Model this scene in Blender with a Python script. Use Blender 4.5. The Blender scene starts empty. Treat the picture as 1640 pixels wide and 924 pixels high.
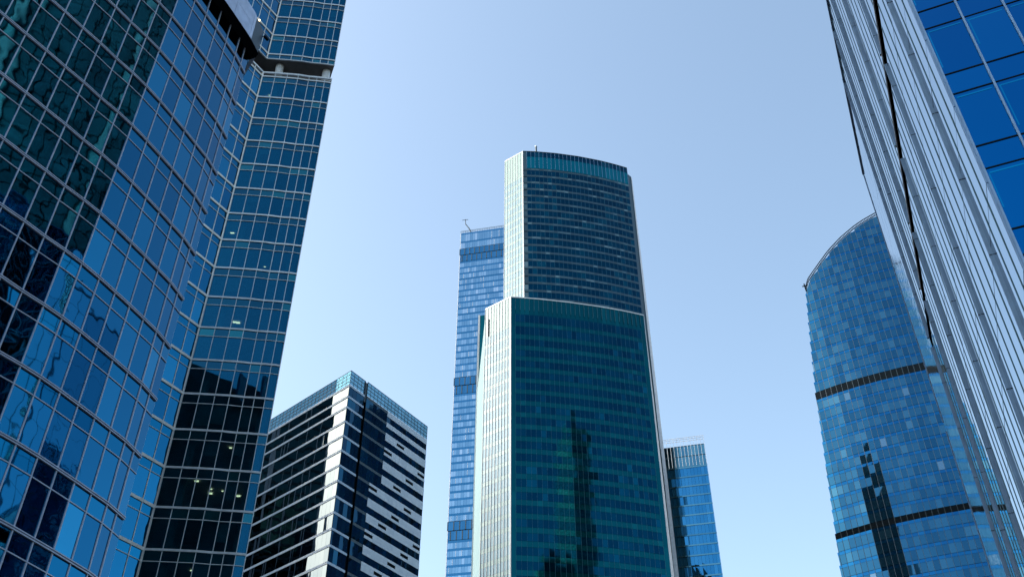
import bpy, math, random
from mathutils import Vector, Matrix
R = math.radians
rnd = random.Random(7)
scene = bpy.context.scene
col = scene.collection

# ------------------------------------------------------------------ camera, sky, sun, exposure
# world origin = the photographer's eye, +Y = straight ahead, ground 1.65 m below
cam_d = bpy.data.cameras.new('camera')
cam_d.sensor_width = 36.0
cam_d.lens = 35.0
cam_d.clip_start = 0.1
cam_d.clip_end = 20000
cam = bpy.data.objects.new('camera', cam_d)
cam.location = (0, 0, 0)
cam.rotation_euler = (R(90 + 39.524), 0, 0)
col.objects.link(cam)
scene.camera = cam

SUN_AZ, SUN_EL = -91.5, 36.0            # azimuth from +Y, clockwise positive
world = bpy.data.worlds.new('World')
scene.world = world
world.use_nodes = True
wn, wl = world.node_tree.nodes, world.node_tree.links
sky = wn.new('ShaderNodeTexSky')
sky.sky_type = 'NISHITA'
sky.sun_disc = False
sky.sun_elevation = R(SUN_EL)
sky.sun_rotation = R(SUN_AZ)
sky.altitude = 100
sky.air_density = 1.0
sky.dust_density = 2.4
sky.ozone_density = 1.5
tint = wn.new('ShaderNodeMix')                # even white balance over the whole sky
tint.data_type = 'RGBA'; tint.blend_type = 'MULTIPLY'
tint.inputs['Factor'].default_value = 1.0
wl.new(sky.outputs['Color'], tint.inputs['A'])
tint.inputs['B'].default_value = (1.03, 1.0, 0.865, 1)
wl.new(tint.outputs['Result'], wn['Background'].inputs['Color'])
wn['Background'].inputs['Strength'].default_value = 0.15

sun_d = bpy.data.lights.new('sun', 'SUN')
sun_d.energy = 2.0
sun_d.angle = R(0.53)
sun_d.color = (1.0, 0.985, 0.96)
sun = bpy.data.objects.new('sun', sun_d)
sv = Vector((math.sin(R(SUN_AZ)) * math.cos(R(SUN_EL)), math.cos(R(SUN_AZ)) * math.cos(R(SUN_EL)), math.sin(R(SUN_EL))))
sun.rotation_euler = sv.to_track_quat('Z', 'Y').to_euler()
col.objects.link(sun)

scene.view_settings.view_transform = 'Standard'
scene.view_settings.look = 'None'
scene.view_settings.exposure = 1.48
scene.view_settings.gamma = 1.0
scene.cycles.caustics_reflective = False
scene.cycles.caustics_refractive = False

# ------------------------------------------------------------------ materials
MATS = {}
def new_mat(name):
    m = bpy.data.materials.new(name)
    m.use_nodes = True
    MATS[name] = m
    return m, m.node_tree.nodes, m.node_tree.links, m.node_tree.nodes['Principled BSDF']

def rand_value(n, l):
    oi = n.new('ShaderNodeObjectInfo')
    ge = n.new('ShaderNodeNewGeometry')
    ad = n.new('ShaderNodeMath'); ad.operation = 'ADD'
    fr = n.new('ShaderNodeMath'); fr.operation = 'FRACT'
    l.new(oi.outputs['Random'], ad.inputs[0]); l.new(ge.outputs['Random Per Island'], ad.inputs[1])
    l.new(ad.outputs[0], fr.inputs[0])
    return fr.outputs[0]

def ramp(n, l, fac, stops, interp='LINEAR'):
    cr = n.new('ShaderNodeValToRGB')
    cr.color_ramp.interpolation = interp
    e = cr.color_ramp.elements
    e[0].position, e[0].color = stops[0][0], (*stops[0][1], 1)
    e[1].position, e[1].color = stops[-1][0], (*stops[-1][1], 1)
    for p, c in stops[1:-1]:
        k = e.new(p); k.color = (*c, 1)
    l.new(fac, cr.inputs['Fac'])
    return cr.outputs['Color']

def wave_bump(n, l, bsdf, scale, strength, dist=0.02):
    tc = n.new('ShaderNodeNewGeometry')
    nz = n.new('ShaderNodeTexNoise')
    nz.inputs['Scale'].default_value = scale
    nz.inputs['Detail'].default_value = 1.0
    bp = n.new('ShaderNodeBump')
    bp.inputs['Strength'].default_value = strength
    bp.inputs['Distance'].default_value = dist
    l.new(tc.outputs['Position'], nz.inputs['Vector'])
    l.new(nz.outputs['Fac'], bp.inputs['Height'])
    l.new(bp.outputs['Normal'], bsdf.inputs['Normal'])

def glass(name, stops, rough=0.02, wave=(0.35, 0.25), metal=0.9, interp='LINEAR', k=0.42):
    """coated curtain-wall glass: tinted mirror, tint varies a little from pane to pane"""
    m, n, l, b = new_mat(name)
    stops = [(p, tuple(x * k for x in c)) for p, c in stops]
    c = ramp(n, l, rand_value(n, l), stops, interp)
    l.new(c, b.inputs['Base Color'])
    b.inputs['Metallic'].default_value = metal
    b.inputs['Roughness'].default_value = rough
    b.inputs['IOR'].default_value = 1.5
    if wave:
        wave_bump(n, l, b, *wave)
    return m

def paint(name, color, rough=0.5, metal=0.0, var=0.06, scale=1.5):
    m, n, l, b = new_mat(name)
    ge = n.new('ShaderNodeNewGeometry')
    nz = n.new('ShaderNodeTexNoise')
    nz.inputs['Scale'].default_value = scale
    nz.inputs['Detail'].default_value = 4
    l.new(ge.outputs['Position'], nz.inputs['Vector'])
    lo = tuple(max(0, x * (1 - var * 2)) for x in color)
    hi = tuple(min(1, x * (1 + var * 2)) for x in color)
    c = ramp(n, l, nz.outputs['Fac'], [(0.3, lo), (0.7, hi)])
    l.new(c, b.inputs['Base Color'])
    b.inputs['Roughness'].default_value = rough
    b.inputs['Metallic'].default_value = metal
    if max(color) < .05: b.inputs['Specular IOR Level'].default_value = .02
    return m

def panels(name, stops, rough=0.5, metal=0.0, interp='LINEAR'):
    m, n, l, b = new_mat(name)
    l.new(ramp(n, l, rand_value(n, l), stops, interp), b.inputs['Base Color'])
    b.inputs['Roughness'].default_value = rough
    b.inputs['Metallic'].default_value = metal
    return m

def clear_glass(name, tint, refl, fac=0.5):
    """see-through tinted glass: part mirror, part transparent"""
    m, n, l, b = new_mat(name)
    n.remove(b)
    out = n['Material Output']
    tr = n.new('ShaderNodeBsdfTransparent')
    tr.inputs['Color'].default_value = (*tint, 1)
    gl = n.new('ShaderNodeBsdfGlossy')
    gl.inputs['Color'].default_value = (*refl, 1)
    gl.inputs['Roughness'].default_value = 0.02
    wave_bump(n, l, gl, 0.4, 0.25)
    fr = n.new('ShaderNodeLayerWeight')
    pw = n.new('ShaderNodeMath'); pw.operation = 'POWER'; pw.inputs[1].default_value = 4.0
    l.new(fr.outputs['Facing'], pw.inputs[0])
    mp = n.new('ShaderNodeMapRange')
    mp.inputs['To Min'].default_value = fac
    l.new(pw.outputs[0], mp.inputs['Value'])
    mx = n.new('ShaderNodeMixShader')
    l.new(mp.outputs[0], mx.inputs[0]); l.new(tr.outputs[0], mx.inputs[1]); l.new(gl.outputs[0], mx.inputs[2])
    l.new(mx.outputs[0], out.inputs['Surface'])
    return m

def lamp_mat(name, color, strength):
    m, n, l, b = new_mat(name)
    b.inputs['Emission Color'].default_value = (*color, 1)
    b.inputs['Emission Strength'].default_value = strength
    return m

glass('wing_glass', [(0, (.008, .120, .245)), (.55, (.011, .155, .30)), (.9, (.014, .18, .34)), (1, (.02, .23, .41))], wave=(.7, .42), metal=1, k=.9)
glass('wing_spandrel', [(0, (.004, .13, .26)), (1, (.007, .165, .315))], wave=(.5, .30), metal=1, k=.9)
clear_glass('tower_glass', (.55, .74, .78), (.014, .155, .29), .36)
glass('tower_spandrel', [(0, (.006, .09, .17)), (.7, (.01, .13, .22)), (1, (.02, .22, .29))], wave=(.5, .2), k=.66)
glass('teal_glass', [(0, (.003, .112, .142)), (.9, (.005, .128, .162)), (1, (.007, .16, .19))], rough=.045, wave=(.3, .3), metal=1, k=.62)
glass('teal_window', [(0, (.001, .052, .110)), (.7, (.001, .070, .135)), (.95, (.002, .09, .17)), (1, (.004, .15, .24))], rough=.045, wave=(.3, .4), metal=1, k=.62)
glass('crown_glass', [(0, (.003, .19, .25)), (1, (.005, .25, .31))], wave=(.25, .2), metal=1, k=.7)
glass('deep_window', [(0, (.001, .055, .110)), (.8, (.002, .075, .14)), (1, (.006, .12, .19))], wave=(.25, .25), metal=1, k=.62)
panels('mottled_spandrel', [(0, (.012, .045, .070)), (.6, (.022, .065, .095)), (.88, (.045, .105, .14)), (1, (.12, .20, .24))], .35)
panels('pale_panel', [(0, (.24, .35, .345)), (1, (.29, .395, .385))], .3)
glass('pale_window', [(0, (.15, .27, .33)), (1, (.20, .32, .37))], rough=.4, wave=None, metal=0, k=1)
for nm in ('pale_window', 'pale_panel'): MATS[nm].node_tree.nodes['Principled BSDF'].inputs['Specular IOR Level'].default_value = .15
glass('sky_blue_glass', [(0, (.14, .30, .46)), (.6, (.19, .37, .54)), (.9, (.28, .45, .61)), (1, (.42, .56, .70))], wave=(.1, .3), k=.9)  # tower's own light blue, greyed further to suggest distance haze
glass('sky_blue_strip', [(0, (.035, .17, .33)), (1, (.05, .21, .40))], wave=(.1, .3), k=.85)
glass('sail_glass', [(0, (.018, .135, .28)), (.5, (.028, .17, .33)), (.9, (.045, .21, .38)), (.985, (.07, .26, .43)), (1, (.20, .38, .56))], wave=(.2, .4), k=.49)
glass('sail_strip', [(0, (.005, .16, .44)), (1, (.01, .21, .52))], wave=(.2, .3), k=.46)
glass('far_glass', [(0, (.02, .18, .38)), (1, (.04, .24, .46))], wave=(.12, .5), k=.9)
glass('far_crown', [(0, (.06, .20, .30)), (1, (.12, .30, .38))], wave=(.12, .4), k=.9)
glass('block_glass', [(0, (.008, .06, .12)), (.7, (.012, .10, .18)), (1, (.02, .16, .27))], wave=(.25, .5), k=.6)
glass('block_side', [(0, (.060, .085, .110)), (1, (.078, .105, .130))], rough=.01, wave=(.3, .25), metal=1, k=1)
glass('near_blue', [(0, (.001, .12, .37)), (1, (.002, .15, .43))], wave=(.5, .12), metal=1, k=.72)
glass('near_frame', [(0, (.003, .22, .45)), (1, (.004, .25, .5))], wave=None, metal=1, k=.8)
glass('near_strip', [(0, (.40, .52, .62)), (1, (.46, .58, .68))], rough=.015, wave=(.6, .08), metal=1, k=1)
glass('mirror_strip', [(0, (.30, .42, .52)), (1, (.33, .45, .55))], rough=.01, wave=(1.4, .3), metal=1, k=1)
clear_glass('crown_pane', (.48, .68, .75), (.10, .22, .30), .2)
paint('white_metal', (.70, .76, .83), .35)
paint('grey_metal', (.40, .46, .60), .38, .2)
paint('fin_metal', (.13, .25, .44), .45, .0)
paint('mullion_teal', (.02, .10, .15), .4)
paint('light_trim', (.66, .69, .73), .35)
paint('glint_trim', (.84, .85, .85), .4)  # sun glint of the short wall put into a whiter colour
paint('side_trim', (.42, .45, .46), .5)
paint('stone', (.42, .46, .53), .7, var=.08)
panels('stone_panel', [(0, (.52, .61, .72)), (1, (.61, .69, .79))], .7)
paint('band_metal', (.42, .53, .67), .4)
paint('dark_metal', (.005, .009, .013), .6)
paint('dark_trim', (.03, .06, .085), .45)
paint('core_dark', (.006, .012, .018), .8)
paint('core_teal', (.01, .05, .07), .7)
paint('office_wall', (.22, .42, .46), .8)
paint('soffit', (.16, .15, .15), .7)
paint('fascia', (.50, .57, .74), .25, .3)
paint('column_white', (.7, .72, .74), .4)
paint('column_cream', (.80, .68, .52), .5)
paint('slab', (.50, .54, .55), .8)
paint('blind', (.10, .35, .42), .8)
paint('brown_brick', (.34, .36, .36), .8, var=.25)
paint('office_tint', (.06, .15, .16), .7, var=.3, scale=.25)
paint('roofing', (.18, .18, .18), .9)
paint('paving', (.10, .10, .10), .9, var=.15, scale=.4)
lamp_mat('ceiling_lamp', (1.0, .78, .44), 1.6)

# ------------------------------------------------------------------ geometry helpers
def P(az, d):  # plan positions of the visible buildings were baked in from image pixels
    return Vector((math.sin(R(az)) * d, math.cos(R(az)) * d))

UNIT = {}
def unit_box(mat):
    if mat not in UNIT:
        v = [(x, y, z) for x in (-.5, .5) for y in (-.5, .5) for z in (-.5, .5)]
        f = [(0, 1, 3, 2), (4, 6, 7, 5), (0, 4, 5, 1), (2, 3, 7, 6), (0, 2, 6, 4), (1, 5, 7, 3)]
        me = bpy.data.meshes.new('box_' + mat)
        me.from_pydata(v, [], f)
        me.materials.append(MATS[mat])
        UNIT[mat] = me
    return UNIT[mat]

class MB:
    def __init__(self): self.v, self.f = [], []
    def prism(self, pts):
        """8 points: bottom ring of 4 (counter-clockwise from above) then top ring of 4"""
        b = len(self.v)
        self.v += [tuple(p) for p in pts]
        self.f += [tuple(b + i for i in q) for q in ((3, 2, 1, 0), (4, 5, 6, 7), (0, 1, 5, 4), (1, 2, 6, 5), (2, 3, 7, 6), (3, 0, 4, 7))]
    def bar(self, a, b_, n0, n1, z0, z1, z0b=None, z1b=None):
        """wall strip from plan point a to b (left to right seen from outside), from offset n0 (inner) to n1 (outer)"""
        u = (b_ - a).normalized(); n = Vector((u.y, -u.x))
        z0b = z0 if z0b is None else z0b
        z1b = z1 if z1b is None else z1b
        ao, bo, bi, ai = a + n * n1, b_ + n * n1, b_ + n * n0, a + n * n0
        self.prism([(*ao, z0), (*bo, z0b), (*bi, z0b), (*ai, z0), (*ao, z1), (*bo, z1b), (*bi, z1b), (*ai, z1)])
    def tilted(self, a, b_, n0, n1, z0, z1, t1, t2):
        """a pane with its four outer corners pushed in or out a little (tilt)"""
        u = (b_ - a).normalized(); n = Vector((u.y, -u.x))
        L = (b_ - a).length; H = z1 - z0
        def q(p, s, z, off): 
            w = p + n * (off + s * L * .5 * t1 + (z - (z0 + z1) / 2) * t2)
            return (w.x, w.y, z)
        self.prism([q(a, -1, z0, n1), q(b_, 1, z0, n1), q(b_, 1, z0, n0), q(a, -1, z0, n0),
                    q(a, -1, z1, n1), q(b_, 1, z1, n1), q(b_, 1, z1, n0), q(a, -1, z1, n0)])
    def post(self, p, u, w, n0, n1, z0, z1):
        self.bar(p - u * w / 2, p + u * w / 2, n0, n1, z0, z1)
    def poly(self, pts, z0, z1):
        """closed vertical body over a plan polygon (counter-clockwise from above)"""
        b = len(self.v); k = len(pts)
        self.v += [(p[0], p[1], z0) for p in pts] + [(p[0], p[1], z1) for p in pts]
        self.f.append(tuple(b + i for i in reversed(range(k))))
        self.f.append(tuple(b + k + i for i in range(k)))
        self.f += [(b + i, b + (i + 1) % k, b + k + (i + 1) % k, b + k + i) for i in range(k)]
    def tube(self, a, b_, r, seg=8, r2=None):
        a, b_ = Vector(a), Vector(b_); d = (b_ - a).normalized()
        x = d.orthogonal().normalized(); y = d.cross(x)
        b = len(self.v); r2 = r if r2 is None else r2
        for c, rr in ((a, r), (b_, r2)):
            for i in range(seg):
                t = 2 * math.pi * i / seg
                self.v.append(tuple(c + x * math.cos(t) * rr + y * math.sin(t) * rr))
        self.f.append(tuple(b + i for i in reversed(range(seg))))
        self.f.append(tuple(b + seg + i for i in range(seg)))
        self.f += [(b + i, b + (i + 1) % seg, b + seg + (i + 1) % seg, b + seg + i) for i in range(seg)]
    def build(self, name, mat, parent=None, stuff=False):
        if not self.v: return None
        me = bpy.data.meshes.new(name)
        me.from_pydata(self.v, [], self.f)
        me.materials.append(MATS[mat])
        o = bpy.data.objects.new(name, me)
        col.objects.link(o)
        if parent is not None:
            o.parent = parent
            r = parent
            while r.parent: r = r.parent
            if parent is r: o.location = -r.location
        if stuff: o['kind'] = 'stuff'
        return o

def thing(name, label, cat, loc, group=None):
    o = bpy.data.objects.new(name, None)
    o.location = (*loc, GROUND) if len(loc) == 2 else loc
    o.empty_display_size = 2
    col.objects.link(o)
    o['label'] = label; o['category'] = cat
    if group: o['group'] = group
    return o

def box(name, mat, parent, center, size, rz=0.0, rx=0.0):
    """one shared-mesh box; parent is a part whose own frame equals the world's, or a thing's Empty"""
    o = bpy.data.objects.new(name, unit_box(mat))
    col.objects.link(o)
    o.parent = parent
    c = Vector(center)
    if parent.parent is None: c -= parent.location
    o.location = c
    o.rotation_euler = (rx, 0, rz)
    o.scale = size
    return o

def pane(name, mat, parent, a, b_, z0, z1, off=0.0, thick=.04, tilt=.004):
    u = b_ - a; c = (a + b_) / 2; un = u.normalized(); n = Vector((un.y, -un.x))
    c = c + n * off
    return box(name, mat, parent, (c.x, c.y, (z0 + z1) / 2), (u.length, thick, z1 - z0),
               math.atan2(u.y, u.x) + rnd.gauss(0, tilt), rnd.gauss(0, tilt))

def resample(pts, n=None, step=None):
    L = [0]
    for i in range(1, len(pts)): L.append(L[-1] + (pts[i] - pts[i - 1]).length)
    if n is None: n = max(1, round(L[-1] / step))
    out = []
    for k in range(n + 1):
        t = L[-1] * k / n; i = 1
        while i < len(L) - 1 and L[i] < t: i += 1
        f = (t - L[i - 1]) / max(1e-9, L[i] - L[i - 1])
        out.append(pts[i - 1].lerp(pts[i], f))
    return out

def offset_line(pts, d):
    out = []
    for i, p in enumerate(pts):
        a = pts[max(0, i - 1)]; b_ = pts[min(len(pts) - 1, i + 1)]
        u = (b_ - a).normalized()
        out.append(p + Vector((u.y, -u.x)) * d)
    return out

def strip(mb, pts, n0, n1, z0, z1):
    """continuous band along a polyline"""
    A, B = offset_line(pts, n1), offset_line(pts, n0)
    for i in range(len(pts) - 1):
        mb.prism([(*A[i], z0), (*A[i + 1], z0), (*B[i + 1], z0), (*B[i], z0), (*A[i], z1), (*A[i + 1], z1), (*B[i + 1], z1), (*B[i], z1)])

def row(pts, z0, z1, n0=0.0, n1=.06, gap=.05, tilt=.004, skip=()):
    """one storey's row of separate panes along a polyline"""
    mb = MB()
    for i in range(len(pts) - 1):
        if i in skip: continue
        u = (pts[i + 1] - pts[i]).normalized()
        mb.tilted(pts[i] + u * gap / 2, pts[i + 1] - u * gap / 2, n0, n1, z0, z1, rnd.gauss(0, tilt), rnd.gauss(0, tilt))
    return mb

GROUND = -1.65

# ------------------------------------------------------------------ ground
def flat(name, mat, x0, x1, y0, y1, z):
    me = bpy.data.meshes.new(name)
    me.from_pydata([(x0, y0, z), (x1, y0, z), (x1, y1, z), (x0, y1, z)], [], [(0, 1, 2, 3)])
    me.materials.append(MATS[mat])
    o = bpy.data.objects.new(name, me); col.objects.link(o); o['kind'] = 'structure'
    return o
flat('ground', 'paving', -6000, 6000, -6000, 6000, GROUND)

# ================================================================== left: curved glass wing (d about 50 m)
WING = [(-23.02, 55.2), (-23.5, 54.55), (-24.13, 53.75), (-25.13, 52.8), (-26.18, 51.85), (-27.3, 50.95), (-28.49, 50.05),
        (-29.8, 49.2), (-31.05, 48.55), (-32.5, 47.95), (-33.95, 47.3), (-35.5, 46.75), (-37.08, 46.2), (-38.75, 45.72), (-40.5, 45.25)]
wpts = [P(*q) for q in reversed(WING)]
d0 = (wpts[0] - wpts[1]).normalized()
ext = [wpts[0] + d0 * 1.42 * k for k in range(12, 0, -1)]
wpts = ext + wpts
NEXT = len(ext)
wing = thing('curved_wing', 'curved blue glass office wing with lilac mullions filling the left edge', 'building', wpts[len(wpts) // 2])
W_TOP, W_Z, W_H = 66.6, 48.75, 3.9
mb = MB()
inner = offset_line(wpts, -.12)
back = [inner[-1] + Vector((-14, 6)), inner[0] + Vector((-26, -2))]
mb.poly([tuple(p) for p in inner] + [tuple(p) for p in back], GROUND, W_TOP + 2.5)
wall = mb.build('core_wall', 'office_tint', wing)
floors = [W_Z + W_H * k for k in range(5, -13, -1)]
low_w, low_s = MB(), MB()
for k, zt in enumerate(floors):
    if zt > W_TOP + 4: continue
    z_sp0 = zt - 1.12          # spandrel pane under the floor band, tall pane below it
    z_w0 = zt - W_H
    for i in range(len(wpts) - 1):
        a, b_ = wpts[i], wpts[i + 1]
        vis = i >= NEXT - 3 and zt > 14
        zs1, zw1 = min(zt - .1, W_TOP), min(z_sp0 - .03, W_TOP)
        if z_sp0 + .05 < W_TOP:
            if vis: pane('spandrel_pane', 'wing_spandrel', wall, a, b_, z_sp0 + .03, zs1, tilt=.0035)
            else: low_s.bar(a, b_, -.02, .02, z_sp0 + .03, zs1)
        if vis: pane('window_pane', 'wing_glass', wall, a, b_, max(z_w0 + .1, GROUND), zw1, tilt=.0035)
        else: low_w.bar(a, b_, -.02, .02, max(z_w0 + .1, GROUND), zw1)
low_w.build('window_panes_outside_view', 'wing_glass', wing, True)
low_s.build('spandrel_panes_outside_view', 'wing_spandrel', wing, True)
for i, p in enumerate(wpts):
    a = wpts[max(0, i - 1)]; b_ = wpts[min(len(wpts) - 1, i + 1)]
    u = (b_ - a).normalized()
    if i == len(wpts) - 1: continue
    mb = MB(); mb.post(p, u, .062, -.05, .085, GROUND, W_TOP); mb.build('mullion', 'grey_metal', wing)
for k, zt in enumerate(floors):
    if zt < W_TOP:
        mb = MB()
        strip(mb, wpts, -.05, .13, zt + .035, zt + .095)
        strip(mb, wpts, -.05, .13, zt - .095, zt - .03)
        strip(mb, wpts, -.05, .05, zt - .03, zt + .035)
        mb.build('floor_band', 'grey_metal', wing)
    if zt - 1.12 < W_TOP and zt - 1.12 > GROUND:
        mb = MB(); strip(mb, wpts, -.05, .07, zt - 1.15, zt - 1.09); mb.build('transom', 'grey_metal', wing)
# roof canopy with two rows of metal fascia panels
ov = offset_line(wpts, .85)
ov.append(P(-22.42, 55.15))
mb = MB()
A = ov; B = offset_line(wpts, -.2) + [offset_line(wpts, -.2)[-1] + Vector((.1, .4))]
for i in range(len(A) - 1):
    mb.prism([(*A[i], W_TOP), (*A[i + 1], W_TOP), (*B[i + 1], W_TOP), (*B[i], W_TOP), (*A[i], W_TOP + .1), (*A[i + 1], W_TOP + .1), (*B[i + 1], W_TOP + .1), (*B[i], W_TOP + .1)])
mb.build('canopy_soffit', 'dark_metal', wing)
fas = MB(); strip(fas, ov, -.25, -.06, W_TOP + .1, 69.7); fas = fas.build('canopy_fascia', 'dark_trim', wing)
fp = resample(ov, step=2.3)
for i in range(len(fp) - 1):
    for (z0, z1) in ((W_TOP + .02, 68.2), (68.22, 69.75)):
        u = (fp[i + 1] - fp[i]).normalized()
        pane('fascia_panel', 'fascia', fas, fp[i] + u * .015, fp[i + 1] - u * .015, z0, z1, tilt=.002)
mb = MB(); e0 = ov[-1]; mb.bar(e0, e0 + Vector((-2.6, 3.6)), -.3, 0, W_TOP, 69.75); mb.build('canopy_end_panel', 'fascia', wing)
mb = MB(); mb.tube((*(ov[-1] + Vector((.05, -.05))), 69.3), (*(ov[-1] + Vector((.5, -.15))), 69.25), .035)
mb.tube((*(ov[-1] + Vector((.38, -.35))), 69.0), (*(ov[-1] + Vector((.62, .05))), 69.0), .13)
camo = mb.build('security_camera', 'dark_metal'); camo['label'] = 'small black security camera on the end of the canopy'; camo['category'] = 'camera'

# ================================================================== left: tall corner tower behind the wing (d about 84 m)
spine = P(-21.52, 83.7)
RB = [spine, P(-20.5, 83.25), P(-19.55, 82.9), P(-18.65, 82.6), P(-17.74, 82.45), P(-17.08, 82.25), P(-16.41, 82.1), P(-15.84, 82.05)]
sw_dir = Vector((-1.41, -2.40)).normalized()
SW = [spine + sw_dir * 1.39 * k for k in range(66, -1, -1)]      # short wall, lengthened unseen behind the wing to shade the finned building
tower = thing('corner_tower', 'tall dark teal glass tower with white mullions and open columned storey, left of sky', 'building', spine)
T_H, T_TOP = 3.87, 275.0
GAP0, GAP1 = 98.87, 101.4
zf_low = [98.0 - T_H * k for k in range(0, 26)]
zf_up = [102.4 + T_H * k for k in range(0, 45)]
# interior: slabs, ceilings lamps, back wall, columns
endb = RB[-1]
backpts = [endb + Vector((-3.6, 9)), endb + Vector((-10, 22)), SW[0] + Vector((-26, 62)), SW[0] + Vector((-24, -4))]
core_in = [SW[0] + Vector((-5, 2.0)), spine + Vector((-6.5, 5)), endb + Vector((-6, 6))]
mb = MB(); mb.poly([tuple(p) for p in core_in] + [tuple(backpts[1]), tuple(backpts[2]), tuple(backpts[3])], GROUND, T_TOP - 1)
mb.build('core_wall', 'office_wall', tower)
rb_in, sw_in = offset_line(RB, -.15), offset_line(SW, -.15)
outline = [tuple(p) for p in sw_in[:-1]] + [tuple(spine + Vector((-.05, .25)))] + [tuple(p) for p in rb_in[1:]] + [tuple(p) for p in backpts]
for z in zf_low[:22] + zf_up:
    mb = MB(); mb.poly(outline, z - .34, z - .02); mb.build('floor_slab', 'slab', tower)
mb = MB()
rr = random.Random(11)
def interior_lamp(mb, az, d, z, s=.35):
    c = P(az, d); mb.prism([(c.x - s, c.y - s * .5, z - .45), (c.x + s, c.y - s * .5, z - .45), (c.x + s, c.y + s * .5, z - .45), (c.x - s, c.y + s * .5, z - .45),
                            (c.x - s, c.y - s * .5, z - .40), (c.x + s, c.y - s * .5, z - .40), (c.x + s, c.y + s * .5, z - .40), (c.x - s, c.y + s * .5, z - .40)])
lampz = zf_low[:20] + zf_up[:4]
for j in range(26):
    z = rr.choice(lampz); one = MB()
    interior_lamp(one, rr.uniform(-20.9, -16.3), rr.uniform(84.3, 86.5), z, rr.uniform(.06, .2)); one.build('ceiling_lamp', 'ceiling_lamp', tower)
for az, d in ((-20.3, 84.3), (-16.4, 83.3)):
    c = P(az, d)
    for z0, z1 in [(GROUND, GAP0 - .2), (GAP1 + .3, T_TOP - 2)]:
        mb = MB(); mb.tube((*c, z0), (*c, z1), .42, 20); mb.build('interior_column', 'blind', tower)
    mb = MB(); mb.tube((*c, GAP0 - .05), (*c, GAP1 + .12), .5, 28); o = mb.build('open_storey_column', 'column_white', tower)
    for f in o.data.polygons: f.use_smooth = True
# glazing of both walls
def glaze(pts, zf, ztop, zbot, tag_vis, par, gw, gs):
    ex_w, ex_s = MB(), MB()
    for z in zf:
        for i in range(len(pts) - 1):
            a, b_ = pts[i], pts[i + 1]
            zt1, zt0 = min(z - .1, ztop), z - 1.02
            if zt0 < zbot - .3: zt0 = zbot
            vis = tag_vis(i, z)
            if zt1 - zt0 > .15:
                if vis: pane('spandrel_pane', gs, par, a, b_, zt0 + .03, zt1, tilt=.003)
                else: ex_s.bar(a, b_, -.02, .02, zt0 + .03, zt1)
            w1, w0 = z - 1.05, max(z - T_H + .1, zbot)
            if w1 - w0 > .3:
                if vis:
                    q = pane('window_pane', gw, par, a, b_, w0, w1, tilt=.003)
                    if par is rbw and rr.random() < .25:
                        un = (b_ - a).normalized(); n = Vector((un.y, -un.x)); c = (a + b_) / 2 - n * .2
                        h = (w1 - w0) * rr.uniform(.3, 1.0)
                        box('roller_blind', 'blind', par, (c.x, c.y, w1 - h / 2), ((b_ - a).length * .9, .02, h), math.atan2(un.y, un.x))
                else: ex_w.bar(a, b_, -.02, .02, w0, w1)
    ex_w.build('window_panes_outside_view', gw, tower, True)
    ex_s.build('spandrel_panes_outside_view', gs, tower, True)
mb = MB(); strip(mb, RB, -.1, .1, GAP0 - .25, GAP0); rbw = mb.build('parapet_band', 'white_metal', tower)
mb = MB(); strip(mb, SW, -.1, .1, GAP0 - .25, GAP0 + .02); sww = mb.build('parapet_band', 'white_metal', tower)
glaze(RB, zf_low, GAP0 - .25, GROUND, lambda i, z: z > 30, rbw, 'tower_glass', 'tower_spandrel')
glaze(RB, zf_up, T_TOP, GAP1 + .15, lambda i, z: z < 128, rbw, 'tower_glass', 'tower_spandrel')
glaze(SW, zf_low, GAP0 - .25, GROUND, lambda i, z: z > 30 and i > 61, sww, 'wing_glass', 'wing_spandrel')
glaze(SW, zf_up, T_TOP, GAP1 + .15, lambda i, z: z < 128 and i > 61, sww, 'wing_glass', 'wing_spandrel')
for pts in (RB, SW):
    for i, p in enumerate(pts):
        if p is spine and pts is SW: continue
        a = pts[max(0, i - 1)]; b_ = pts[min(len(pts) - 1, i + 1)]
        u = (b_ - a).normalized()
        w = (.06 if pts is RB else .075) if p is not spine else .2
        for z0, z1 in ((GROUND, GAP0 - .02), (GAP1 + .02, T_TOP)):
            mb = MB(); mb.post(p, u, w, -.06, .075 if p is not spine else .12, z0, z1)
            mb.build('mullion' if p is not spine else 'corner_post', 'glint_trim' if pts is SW or p is spine else 'white_metal', tower)
for z in zf_low + zf_up:
    for pts in (RB, SW):
        mb = MB(); strip(mb, pts, -.05, .11, z - (.11 if pts is RB else .15), z + (.09 if pts is RB else .13)); mb.build('floor_band', 'glint_trim' if pts is SW else 'white_metal', tower)
        if z - 1.05 > GROUND and abs(z - 102.4) > .1:
            mb = MB(); strip(mb, pts, -.05, .08, z - 1.07, z - 1.01); mb.build('transom', 'white_metal', tower)
mb = MB(); strip(mb, RB, -.05, .1, GAP1, GAP1 + .12); strip(mb, SW, -.05, .1, GAP1, GAP1 + .12); mb.build('soffit_trim', 'white_metal', tower)
mb = MB(); mb.poly(outline, GAP1 + .16, GAP1 + .4); mb.build('open_storey_soffit', 'soffit', tower)
mb = MB(); mb.poly(outline, GAP0 - .45, GAP0 - .28); mb.build('open_storey_floor', 'roofing', tower)
side = [RB[-1], RB[-1] + Vector((-1.9, 5)), RB[-1] + Vector((-10, 22))]
mb = MB(); strip(mb, side, -.12, 0, GROUND, GAP0 - .3); strip(mb, side, -.12, 0, GAP1 + .4, T_TOP); mb.build('side_wall', 'core_dark', tower)
mb = MB(); strip(mb, [side[-1], backpts[2], backpts[3], SW[0]], .0, .2, GROUND, T_TOP - .5); mb.build('back_wall', 'core_dark', tower)
mb = MB(); mb.poly(outline, T_TOP, T_TOP + .5); mb.build('roof', 'roofing', tower)
rp = SW
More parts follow.
